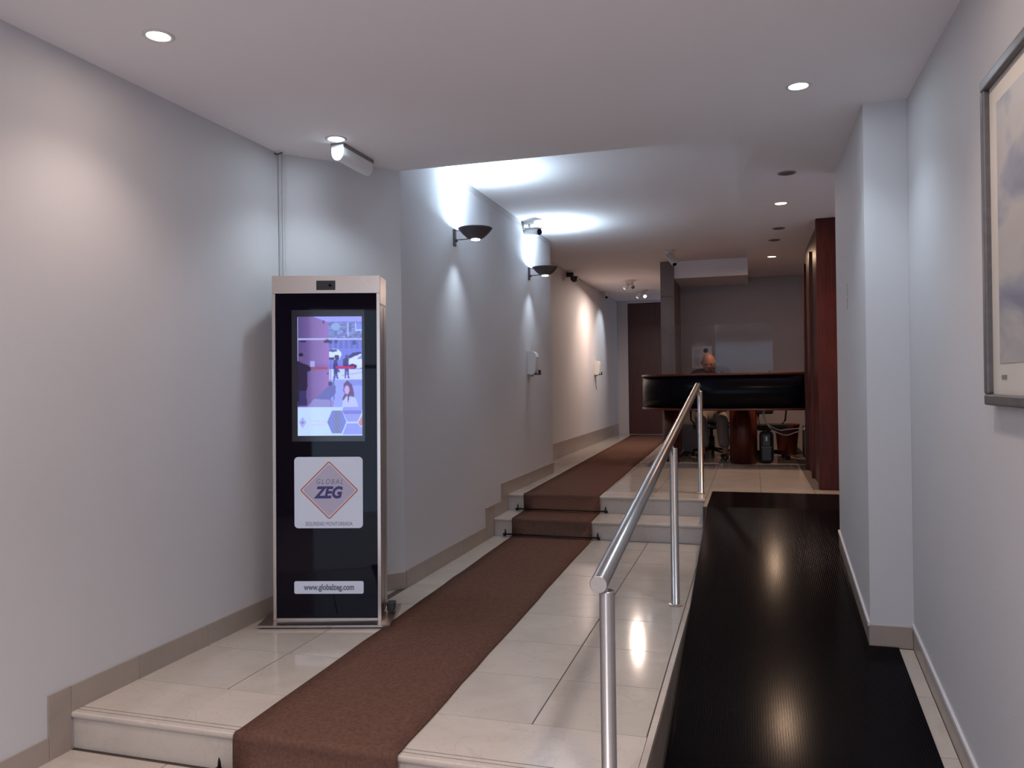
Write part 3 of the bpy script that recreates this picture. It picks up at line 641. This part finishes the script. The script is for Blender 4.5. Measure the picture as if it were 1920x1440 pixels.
# ------------------------------------------------------------------ wall sconces
def sconce(y, label):
    t = thing('wall_sconce', label, 'wall lamp', (-2.2, y, 2.42), 0, 'dark bronze bowl sconces on the corridor wall')
    MB().box(0, 0.014, -0.020, 0.020, 0.0, 0.13, 0.003).box(0.014, 0.03, -0.010, 0.010, 0.03, 0.05, 0.002).build('wall_plate', 'bronze', t)
    MB().tube([(0.01, 0, 0.045), (0.15, 0, 0.048)], 0.004, 8).tube([(0.01, 0, 0.12), (0.07, 0, 0.112)], 0.003, 6).build('arm', 'bronze', t)
    cxb = 0.178; out = []
    for k in range(11):
        a = k / 10; r = 0.034 + (0.132 - 0.034) * a ** 0.72; z = 0.040 + 0.082 * a ** 1.15; out.append((r, z))
    inn = [(max(r - 0.003, 0.02), z + 0.003) for r, z in out][::-1]
    MB().lathe(out + [(0.132, 0.125)] + inn, 40, (cxb, 0, 0)).build('bowl', 'bronze', t)
    MB().lathe([(0, 0.034), (0.034, 0.034), (0.035, 0.041), (0, 0.041)], 24, (cxb, 0, 0)).build('lamp', 'l_cool', t)
    al = add_light('uplight', 'SPOT', (cxb, 0, 0.11), 46, (0.62, 0.82, 1.0), t, 118, 1.0, 0.05, (0.12, 0, 1))
    al = add_light('up_glow', 'AREA', (cxb, 0, 0.10), 7, (0.62, 0.82, 1.0), t, direction=(0.18, 0, 1)); al.data.shape = 'DISK'; al.data.size = 0.10
    add_light('wall_washer', 'SPOT', (0.06, 0, 0.125), 1.2, (0.66, 0.86, 1.0), t, 104, 0.6, 0.012, (-0.55, 0, 1))
    add_light('down_lamp', 'SPOT', (cxb, 0, 0.028), 13, (0.70, 0.86, 1.0), t, 84, 1.0, 0.02, (-0.12, 0, -1))
sconce(5.76, 'dark bronze bowl sconce on corridor wall, the nearer of the two')
sconce(7.92, 'dark bronze bowl sconce on corridor wall, the farther of the two')

# ------------------------------------------------------------------ dispensers, cameras, sign
def dispenser(x, y, z, label):
    t = thing('soap_dispenser', label, 'dispenser', (x, y, z), 0, 'white wall dispensers')
    q = MB(); pts = [(0.001, 0.0), (0.07, 0.0), (0.085, 0.02), (0.098, 0.18), (0.090, 0.215), (0.06, 0.235), (0.001, 0.24)]
    q.prof([(a, b) for a, b in pts], -0.055, 0.055, 'y'); q.build('casing', 'whitep', t)
    MB().box(0.05, 0.125, -0.035, 0.035, -0.006, 0.004, 0.002).box(0.113, 0.125, -0.035, 0.035, -0.004, 0.045, 0.003).build('lever', 'blackp', t)
    MB().box(0.02, 0.05, -0.02, 0.02, -0.022, -0.0065, 0.002).build('nozzle', 'greyp', t)
dispenser(-2.2, 7.86, 1.437, 'white dispenser with black lever under the farther sconce')
dispenser(-2.56, 13.36, 1.487, 'white dispenser lit warm on the far hall wall')
def bullet_camera(loc, rz_, pitch, label, s=1.0, ceiling=True, body='whitep'):
    t = thing('security_camera', label, 'camera', loc, rz_, None)
    MB().lathe([(0, 0), (0.05 * s, 0), (0.05 * s, -0.012 * s), (0.03 * s, -0.02 * s), (0, -0.02 * s)], 20).tube([(0, 0, -0.018 * s), (0, -0.01 * s, -0.055 * s)], 0.010 * s, 10).build('mount', body, t)
    b = MB().tube([(0, 0.06 * s, 0), (0, -0.07 * s, 0), (0, -0.10 * s, 0)], [0.032 * s, 0.032 * s, 0.030 * s], 16)
    b.box(-0.034 * s, 0.034 * s, -0.115 * s, 0.05 * s, 0.026 * s, 0.036 * s, 0.002)
    h = b.build('housing', body, t, (0, -0.02 * s, -0.085 * s), (pitch, 0, 0))
    MB().tube([(0, -0.1005 * s, 0), (0, -0.106 * s, 0)], 0.024 * s, 16).build('lens', 'black_glass', h)
    return t
bullet_camera((-2.14, 7.75, 2.985), math.radians(58), 0.12, 'white bullet security camera above the farther sconce', 1.25)
bullet_camera((-0.955, 10.06, 2.985), math.radians(40), 0.8, 'white security camera hanging from the ceiling in front of the stone column', 1.15)
bullet_camera((-2.49, 14.1, 2.962), math.radians(20), 0.1, 'small white security camera high on the far hall wall', 0.95)
dm = thing('dome_camera', 'small black dome camera high on the hall wall past the sconces', 'camera', (-2.49, 11.3, 2.90))
MB().box(-0.07, 0.03, -0.03, 0.03, 0.0, 0.062, 0.003).build('bracket', 'blackp', dm)
MB().lathe([(0, -0.07), (0.03, -0.062), (0.05, -0.035), (0.058, 0), (0.058, 0.012), (0, 0.012)], 20, (0.04, 0, -0.012)).build('dome', 'blackp', dm)
def spotlight(x, y, on, label):
    t = thing('ceiling_spotlight', label, 'spotlight', (x, y, 2.985), 0, 'twin spotlights on the hall ceiling')
    MB().lathe([(0, 0), (0.10, 0), (0.10, -0.012), (0.09, -0.018), (0, -0.018)], 24).build('canopy', 'whitep', t)
    for s, d in ((-1, (-0.7, 0.25, -0.75)), (1, (0.25, -0.75, -0.6))):
        dv = Vector(d).normalized(); c = Vector((s * 0.045, 0, -0.085))
        hd = MB().tube([c - dv * 0.05, c + dv * 0.055], [0.026, 0.032], 16).tube([(s * 0.045, 0, -0.015), tuple(c)], 0.007, 8).build('lamp_head', 'whitep', t)
        MB().tube([c + dv * 0.0555, c + dv * 0.058], 0.027, 16).build('lamp', 'l_cool' if on and s > 0 else 'l_amber' if (s < 0 and not on) else ('l_cool' if on else 'lens_off'), hd)
    return t
s1 = spotlight(-1.846, 12.70, False, 'white twin ceiling spotlight in the hall, the nearer one')
add_light('hall_warm', 'SPOT', (-0.06, 0, -0.14), 30, AMBER, s1, 66, 0.7, 0.03, (-0.72, -0.35, -0.85))
s2 = spotlight(-1.833, 14.1, True, 'white twin ceiling spotlight in the hall with a glaring lamp')
add_light('hall_cool', 'SPOT', (-0.06, 0, -0.15), 30, COOL, s2, 75, 0.7, 0.03, (-0.75, -0.25, -0.9))
add_light('hall_fill', 'SPOT', (0.05, 0, -0.15), 22, COOL, s2, 100, 1.0, 0.05, (0.2, -0.15, -1))
al = add_light('hall_warm_fill', 'AREA', (0.05, 0, -0.16), 34, WARM, s1, direction=(0.0, -0.1, -1)); al.data.shape = 'DISK'; al.data.size = 0.06  # wide fill light added under the fitting to brighten the hall
# small vertical lettering on the pillar
sg = thing('wall_sign', 'narrow vertical dark lettering on the pillar side facing the corridor', 'sign', (0.5695, 5.19, 1.755))
MB().box(-0.0015, 0.0, -0.022, 0.022, 0, 0.168).build('sign_plate', 'wall', sg)
rs_ = random.Random(5)
for k in range(4): MB().box(-0.0025, -0.0016, -0.013 + rs_.uniform(-.003, .003), 0.013, 0.092 + k * 0.019, 0.104 + k * 0.019).build('glyph', 'greyink', sg)
MB().box(-0.0025, -0.0016, -0.010, 0.010, 0.008, 0.078).build('glyph', 'greyp', sg)

# ------------------------------------------------------------------ framed picture
pf = thing('framed_picture', 'large framed pale abstract print on the right wall', 'picture', (0.775, 2.47, 1.242))
W2, H2 = 0.50, 1.07; fw = 0.036
def fbar(y0, y1, z0, z1): return MB().box(-0.034, -0.001, y0, y1, z0, z1, 0.006)
fbar(-W2, W2, 0, fw).build('frame_rail', 'frame', pf); fbar(-W2, W2, H2 - fw, H2).build('frame_rail', 'frame', pf)
fbar(-W2, -W2 + fw, fw, H2 - fw).build('frame_stile', 'frame', pf); fbar(W2 - fw, W2, fw, H2 - fw).build('frame_stile', 'frame', pf)
MB().box(-0.014, -0.002, -W2 + fw, W2 - fw, fw, H2 - fw).build('mount_board', 'board', pf)
MB().box(-0.0155, -0.0142, -W2 + 0.115, W2 - 0.115, 0.135, H2 - 0.105).build('print', 'print', pf)
MB().box(-0.0155, -0.0142, W2 - 0.18, W2 - 0.13, 0.085, 0.098).build('caption', 'greyp', pf)

# ------------------------------------------------------------------ reception desk
DX, DY, RX, RY = -0.36, 10.75, 1.05, 0.93
def curve(off=0.0, n=22, x_end=0.70):
    pts = [(DX - (RX - off), DY + 0.25)]
    for k in range(n + 1):
        a = PI + (PI / 2) * k / n; pts.append((DX + (RX - off) * math.cos(a), DY + (RY - off) * math.sin(a)))
    for k in range(1, 5): t = k / 4; pts.append((DX + (x_end - DX) * t, DY - RY + off + 0.035 * t * t))
    return pts
dk = thing('reception_desk', 'curved reception desk with black fascia and mahogany top and legs', 'desk', (DX, DY, ZU))
def band(off0, off1, z0, z1, name, mt, par=dk, x_end=0.70, n=22, rng=None):
    A = curve(off0, n, x_end); B = curve(off1, n, x_end)
    if rng: A, B = A[rng[0]:rng[1]], B[rng[0]:rng[1]]
    b = MB(); va = [[b.bm.verts.new((x - DX, y - DY, z - ZU)) for x, y in A] for z in (z0, z1)]; vb = [[b.bm.verts.new((x - DX, y - DY, z - ZU)) for x, y in B] for z in (z0, z1)]
    for i in range(len(A) - 1):
        for P, Q in ((va[0], va[1]), (va[1], vb[1]), (vb[1], vb[0]), (vb[0], va[0])):
            f = b.bm.faces.new((P[i], P[i + 1], Q[i + 1], Q[i])); f.smooth = P is va[0]
    for i in (0, -1): b.bm.faces.new((va[0][i], va[1][i], vb[1][i], vb[0][i]))
    return b.build(name, mt, par)
band(0.0, 0.34, 1.412, 1.438, 'counter_top', 'wood_top')
band(0.012, 0.05, 1.012, 1.4115, 'fascia', 'fascia')
band(0.004, 0.07, 0.985, 1.0115, 'lower_rail', 'wood_top')
MB().box(-0.75, 0.93, -0.50, -0.05, 0.70, 0.73, 0.003).build('work_surface', 'wood', dk)
band(0.25, 0.30, ZU, 0.9845, 'leg_panel', 'wood', rng=(6, 13))
MB().lathe([(0, 0), (0.165, 0), (0.165, 0.675), (0, 0.675)], 32, (0.26, -0.43, 0)).build('leg_column', 'wood', dk)
MB().box(0.995, 1.05, -0.885, -0.32, 0, 0.675, 0.004).build('leg_panel', 'wood', dk)
# acrylic screens standing on the counter
ac = thing('acrylic_screen', 'clear acrylic screen on the desk top, right of the seated man', 'screen', (-0.08, 9.98, 1.438), 0, None)
MB().box(-0.335, 0.335, -0.002, 0.002, 0.0, 0.600).build('sheet', 'acrylic', ac)
for s in (-0.3, 0.3): MB().box(s - 0.02, s + 0.02, -0.012, 0.012, 0, 0.02, 0.002).build('foot', 'greyp', ac)
ac2 = thing('acrylic_screen', 'curved clear acrylic screen on the left end of the desk top', 'screen', (DX, DY, 1.438))
A = curve(0.15)[12:23]; b = MB(); B = curve(0.154)[12:23]
r0 = [[b.bm.verts.new((x - DX, y - DY, z)) for x, y in P] for P in (A, B) for z in (0, 0.585)]
for i in range(len(A) - 1):
    for P, Q in ((r0[0], r0[1]), (r0[1], r0[3]), (r0[3], r0[2]), (r0[2], r0[0])):
        f = b.bm.faces.new((P[i], P[i + 1], Q[i + 1], Q[i])); f.smooth = True
b.build('sheet', 'acrylic', ac2)

# wardrobe of dark wood at the right of the reception
wd = thing('mahogany_cabinet', 'tall dark red mahogany cabinet between the pillar and the desk', 'cabinet', (0.60, 7.90, ZU))
HW = HS - ZU - 0.002
MB().box(0.0, 0.60, 0.0, 0.10, 0, HW, 0.004).build('end_panel', 'wood', wd)
MB().box(0.03, 0.60, 0.1005, 1.94, HW - 0.16, HW).build('cornice', 'wood', wd)
MB().box(0.0, 0.05, 1.84, 1.94, 0, HW - 0.161, 0.003).build('stile', 'wood', wd)
MB().box(0.0, 0.05, 0.94, 1.01, 0, HW - 0.161, 0.003).build('stile', 'wood', wd)
for a, bq in ((0.105, 0.935), (1.015, 1.835)):
    d = MB().box(0.028, 0.05, a, bq, 0.08, HW - 0.165, 0.002).build('door', 'wood_door', wd)
MB().box(0.03, 0.60, 0.1005, 1.94, 0, 0.078).build('plinth', 'wood', wd)
MB().box(0.052, 0.60, 0.102, 1.938, 0.08, HW - 0.162).build('carcass', 'wood_door', wd)

# notice on the reception wall
nt_ = thing('wall_notice', 'white paper notice with dark lines behind the seated man', 'notice', (-0.69, 12.0, 1.54))
MB().box(-0.145, 0.145, -0.004, -0.001, 0, 0.325, 0.0).build('sheet', 'paper', nt_)
for k, x in enumerate((-0.095, -0.075, -0.055, -0.038)): MB().box(x - 0.003, x + 0.003, -0.0052, -0.0042, 0.03, 0.27 - 0.02 * (k % 2)).build('printed_line', 'greyink', nt_)
b = MB(); b.lathe([(0, 0), (0.035, 0), (0.035, 0.001), (0, 0.001)], 20); b.build('printed_emblem', 'blackp', nt_, (0.057, -0.0042, 0.26), (PI / 2, 0, 0))

# ------------------------------------------------------------------ office chairs, bin, cables, computer
def office_chair(loc, rz_, label, back=True):
    t = thing('office_chair', label, 'chair', loc, rz_, 'black office chairs behind the desk')
    st_ = MB()
    for k in range(5):
        a = 2 * PI * k / 5 + 0.25; e = (0.27 * math.cos(a), 0.27 * math.sin(a), 0.075)
        st_.tube([(0, 0, 0.11), e], [0.026, 0.016], 10)
    st_.build('star_base', 'blackp', t)
    for k in range(5):
        a = 2 * PI * k / 5 + 0.25; x, y = 0.27 * math.cos(a), 0.27 * math.sin(a)
        MB().tube([(x - 0.022 * math.sin(a), y + 0.022 * math.cos(a), 0.0275), (x + 0.022 * math.sin(a), y - 0.022 * math.cos(a), 0.0275)], 0.027, 14).tube([(x, y, 0.03), (x, y, 0.07)], 0.007, 8).build('caster', 'blackp', t)
    MB().tube([(0, 0, 0.10), (0, 0, 0.28), (0, 0, 0.2801), (0, 0, 0.39)], [0.045, 0.040, 0.022, 0.022], 16).build('gas_column', 'blackp', t)
    MB().box(-0.24, 0.24, -0.23, 0.23, 0.385, 0.455, 0.03).build('seat', 'blackp', t)
    MB().box(-0.21, 0.21, 0.215, 0.265, 0.58, 1.02, 0.022).build('backrest', 'blackp', t)
    MB().tube([(0, 0.1, 0.40), (0, 0.24, 0.42), (0, 0.265, 0.62)], 0.018, 10).build('back_support', 'blackp', t)
    for s in (-1, 1): MB().tube([(s * 0.23, 0.05, 0.45), (s * 0.275, 0.05, 0.5), (s * 0.275, 0.02, 0.64)], 0.012, 8).box(s * 0.275 - 0.025, s * 0.275 + 0.025, -0.12, 0.14, 0.64, 0.665, 0.008).build('armrest', 'blackp', t)
    return t
office_chair((-0.53, 11.20, ZU), 0.06, 'black office chair under the seated man')
ch = office_chair((0.21, 10.92, ZU), 0.5, 'empty black office chair right of the desk column')
bk = thing('backpack', 'black backpack with a small white tag on the floor right of the desk column', 'bag', (0.175, 10.36, ZU))
q = MB().box(-0.085, 0.085, -0.07, 0.07, 0.0, 0.40, 0.045); q.build('bag_body', 'blackp', bk)
MB().box(-0.07, 0.07, -0.10, -0.0705, 0.03, 0.22, 0.02).build('front_pocket', 'blackp', bk)
MB().tube([(-0.04, -0.02, 0.395), (-0.03, -0.02, 0.44), (0.03, -0.02, 0.44), (0.04, -0.02, 0.395)], 0.008, 8).build('carry_handle', 'blackp', bk)
for q_ in (-1, 1): MB().tube([(q_ * 0.05, 0.06, 0.37), (q_ * 0.07, 0.10, 0.25), (q_ * 0.06, 0.075, 0.06)], 0.010, 8).build('strap', 'blackp', bk)
MB().box(-0.010, 0.010, -0.0745, -0.0705, 0.28, 0.335, 0.001).build('white_tag', 'whitep', bk)
bn = thing('waste_bin', 'red plastic waste bin by the back wall behind the desk', 'bin', (0.47, 11.62, ZU))
q = MB()
out = [(0.115, 0.0), (0.155, 0.40), (0.163, 0.405), (0.163, 0.425), (0.152, 0.425), (0.112, 0.012), (0, 0.012)]
q.lathe([(0, 0.0)] + out, 28, (0, 0, 0), 1.05, 0.85); q.build('tub', 'red', bn)
ct = thing('computer_tower', 'black computer case on the floor beside the red bin', 'computer', (0.76, 11.45, ZU))
MB().box(-0.09, 0.09, -0.2, 0.2, 0.01, 0.40, 0.005).build('case', 'blackp', ct)
MB().box(-0.08, 0.08, -0.206, -0.2005, 0.03, 0.38, 0.001).build('front_panel', 'greyp', ct)
for s in (-0.06, 0.06): MB().box(s - 0.015, s + 0.015, -0.17, 0.17, 0, 0.0095).build('foot', 'blackp', ct)
def cable(pts, label):
    P = [Vector(p) for p in pts]; o = []
    for i in range(len(P) - 1):
        a, b_, c, d = P[max(i - 1, 0)], P[i], P[i + 1], P[min(i + 2, len(P) - 1)]
        for k in range(6):
            t = k / 6; o.append(0.5 * ((2 * b_) + (c - a) * t + (2 * a - 5 * b_ + 4 * c - d) * t * t + (3 * b_ - a - 3 * c + d) * t ** 3))
    o.append(P[-1]); org = o[0].copy()
    ob = MB().tube([p - org for p in o], 0.006, 8).build('power_cable', 'whitep', None, tuple(org)); tag(ob, label, 'cable', 'white cables under the desk')
cable([(0.14, 10.45, 0.985), (0.145, 10.43, 0.86), (0.21, 10.43, 0.78), (0.33, 10.43, 0.72), (0.42, 10.43, 0.73), (0.57, 10.40, 0.745), (0.629, 10.36, 0.75)], 'upper white cable looping under the desk from column to cabinet')
cable([(0.16, 10.49, 0.985), (0.165, 10.47, 0.84), (0.25, 10.47, 0.72), (0.40, 10.47, 0.655), (0.52, 10.44, 0.69), (0.629, 10.38, 0.735)], 'lower white cable sagging under the desk from column to cabinet')

# ------------------------------------------------------------------ seated man
def skin(name, verts, edges, radii, mt, parent, sub=2, root=0):
    me = bpy.data.meshes.new(name); me.from_pydata([Vector(v) for v in verts], edges, [])
    ob = bpy.data.objects.new(name + '_tmp', me); COL.objects.link(ob)
    ob.modifiers.new('s', 'SKIN'); ob.modifiers.new('d', 'SUBSURF').levels = sub
    for i, r in enumerate(radii):
        d = me.skin_vertices[0].data[i]; d.radius = r if isinstance(r, tuple) else (r, r); d.use_root = (i == root)
    bpy.context.view_layer.update(); dg = bpy.context.evaluated_depsgraph_get(); out_ = bpy.data.meshes.new_from_object(ob.evaluated_get(dg))
    bpy.data.objects.remove(ob)
    for p in out_.polygons: p.use_smooth = True
    out_.materials.clear()
    return link(name, out_, mt, parent)
mn = thing('person', 'bald man in dark shirt and beige trousers sitting behind the desk, head bowed', 'person', (-0.53, 11.20, ZU))
# local frame: origin on the floor under the pelvis; he faces -Y
V = [(0, 0, 0.58), (0, -0.03, 0.78), (0.0, -0.10, 0.98), (0, -0.15, 1.13), (-0.01, -0.22, 1.20), (-0.012, -0.26, 1.235),
     (0.20, -0.16, 1.19), (0.28, -0.30, 0.92), (0.17, -0.52, 0.80), (-0.20, -0.14, 1.13), (-0.28, -0.30, 0.92), (-0.16, -0.52, 0.80),
     (0.10, 0, 0.56), (0.15, -0.42, 0.56), (0.20, -0.50, 0.09), (0.20, -0.60, 0.04), (-0.10, 0, 0.56), (-0.12, -0.42, 0.56), (-0.10, -0.42, 0.09), (-0.10, -0.54, 0.04)]
Ed = [(0, 1), (1, 2), (2, 3), (3, 4), (4, 5), (3, 6), (6, 7), (7, 8), (3, 9), (9, 10), (10, 11), (0, 12), (12, 13), (13, 14), (14, 15), (0, 16), (16, 17), (17, 18), (18, 19)]
Rd = [(.12, .09), (.11, .08), (.11, .08), (.08, .06), .05, .055, .05, .042, .03, .06, .042, .03, .085, .062, .04, .035, .085, .062, .04, .035]
body = skin('body', V, Ed, Rd, 'skin', mn)
# head: shaped sphere, tilted down
def head_mesh():
    bm = bmesh.new(); bmesh.ops.create_uvsphere(bm, u_segments=40, v_segments=30, radius=1.0)
    for v in bm.verts:
        x, y, z = v.co; w = 0.076 * (1 - 0.16 * max(0, -z)); d = 0.095
        px, py, pz = x * w, y * d, z * 0.118
        if z < -0.2 and y < 0: py *= 1.0 - 0.10 * (-z); px *= 1 - 0.15 * (-z)
        if y < -0.4:
            py -= 0.020 * math.exp(-((px / 0.012) ** 2 + ((pz + 0.018) / 0.020) ** 2))         # nose
            py += 0.010 * (math.exp(-(((px - 0.030) / 0.014) ** 2 + ((pz - 0.006) / 0.010) ** 2)) + math.exp(-(((px + 0.030) / 0.014) ** 2 + ((pz - 0.006) / 0.010) ** 2)))
            py -= 0.006 * math.exp(-((px / 0.045) ** 2 + ((pz - 0.024) / 0.008) ** 2))         # brow
            py += 0.004 * math.exp(-((px / 0.025) ** 2 + ((pz + 0.052) / 0.004) ** 2))         # mouth line
            py -= 0.008 * math.exp(-((px / 0.022) ** 2 + ((pz + 0.090) / 0.014) ** 2))         # chin
        v.co = (px, py, pz)
    for s in (-1, 1):
        r = bmesh.ops.create_uvsphere(bm, u_segments=14, v_segments=10, radius=1.0)
        for v in r['verts']: v.co = Vector((s * 0.077 + v.co.x * 0.009, 0.008 + v.co.y * 0.018, -0.004 + v.co.z * 0.031))
    for f in bm.faces: f.smooth = True
    me = bpy.data.meshes.new('head'); bm.to_mesh(me); bm.free(); return me
hd = link('head', head_mesh(), 'skin', mn, (-0.012, -0.335, 1.285), (math.radians(24), 0, 0.05)); hd.scale = (1.12, 1.1, 1.08)
for s in (-1, 1):
    MB().lathe([(0, -0.010), (0.007, -0.007), (0.010, 0), (0.007, 0.007), (0, 0.010)], 12).build('eye', 'blackp', hd, (s * 0.030, -0.0775, 0.006))
    MB().box(-0.013, 0.013, -0.003, 0.003, -0.003, 0.003, 0.001).build('eyebrow', 'greyp', hd, (s * 0.030, -0.089, 0.026))
for s in (-1, 1): MB().tube([(s * 0.074, 0.02, 0.015), (s * 0.073, 0.055, 0.0), (s * 0.045, 0.086, -0.02)], [0.004, 0.010, 0.012], 8).build('hair', 'greyp', hd)
sv = [(0, 0, 0.60), (0, -0.03, 0.78), (0, -0.10, 0.98), (0, -0.15, 1.12), (0, -0.19, 1.165), (0.21, -0.16, 1.19), (0.285, -0.30, 0.92), (0.19, -0.48, 0.82), (-0.21, -0.14, 1.13), (-0.285, -0.30, 0.92), (-0.18, -0.48, 0.82)]
skin('shirt', sv, [(0, 1), (1, 2), (2, 3), (3, 4), (3, 5), (5, 6), (6, 7), (3, 8), (8, 9), (9, 10)], [(.17, .13), (.16, .125), (.18, .125), (.15, .105), .075, .075, .056, .045, .075, .056, .045], 'shirt', mn)
tv = [(0, 0, 0.60), (0.10, 0, 0.575), (0.15, -0.42, 0.565), (0.19, -0.50, 0.14), (-0.10, 0, 0.575), (-0.12, -0.42, 0.565), (-0.07, -0.42, 0.14)]
skin('trousers', tv, [(0, 1), (1, 2), (2, 3), (0, 4), (4, 5), (5, 6)], [(.17, .12), .10, .09, .078, .10, .09, .078], 'trousers', mn)
for x, y in ((0.20, -0.50), (-0.10, -0.42)):
    skin('shoe', [(x, y + 0.05, 0.05), (x, y, 0.055), (x, y - 0.09, 0.045), (x, y - 0.17, 0.035)], [(0, 1), (1, 2), (2, 3)], [.045, .052, .045, .032], 'blackp', mn)
for s in (1, -1):     # hands resting on the work surface, five fingers each
    bx_, by_ = (0.17, -0.52) if s > 0 else (-0.16, -0.52)
    V = [(bx_, by_, 0.80), (bx_ - s * 0.01, by_ - 0.05, 0.785), (bx_ - s * 0.015, by_ - 0.09, 0.778)]; E_ = [(0, 1), (1, 2)]; Rr = [(.026, .02), (.036, .016), (.038, .014)]
    for k, ln in enumerate((0.062, 0.078, 0.084, 0.076)):
        ox = s * (-0.028 + 0.019 * k) * -1; n0 = len(V)
        V += [(bx_ - s * 0.015 + ox, by_ - 0.10, 0.777), (bx_ - s * 0.015 + ox * 1.1, by_ - 0.10 - ln * .5, 0.776), (bx_ - s * 0.015 + ox * 1.1, by_ - 0.10 - ln, 0.762)]
        E_ += [(2, n0), (n0, n0 + 1), (n0 + 1, n0 + 2)]; Rr += [.009, .0085, .0075]
    n0 = len(V); V += [(bx_ - s * 0.045, by_ - 0.06, 0.775), (bx_ - s * 0.065, by_ - 0.095, 0.768)]; E_ += [(1, n0), (n0, n0 + 1)]; Rr += [.011, .009]
    skin('hand', V, E_, Rr, 'skin', mn, 1)
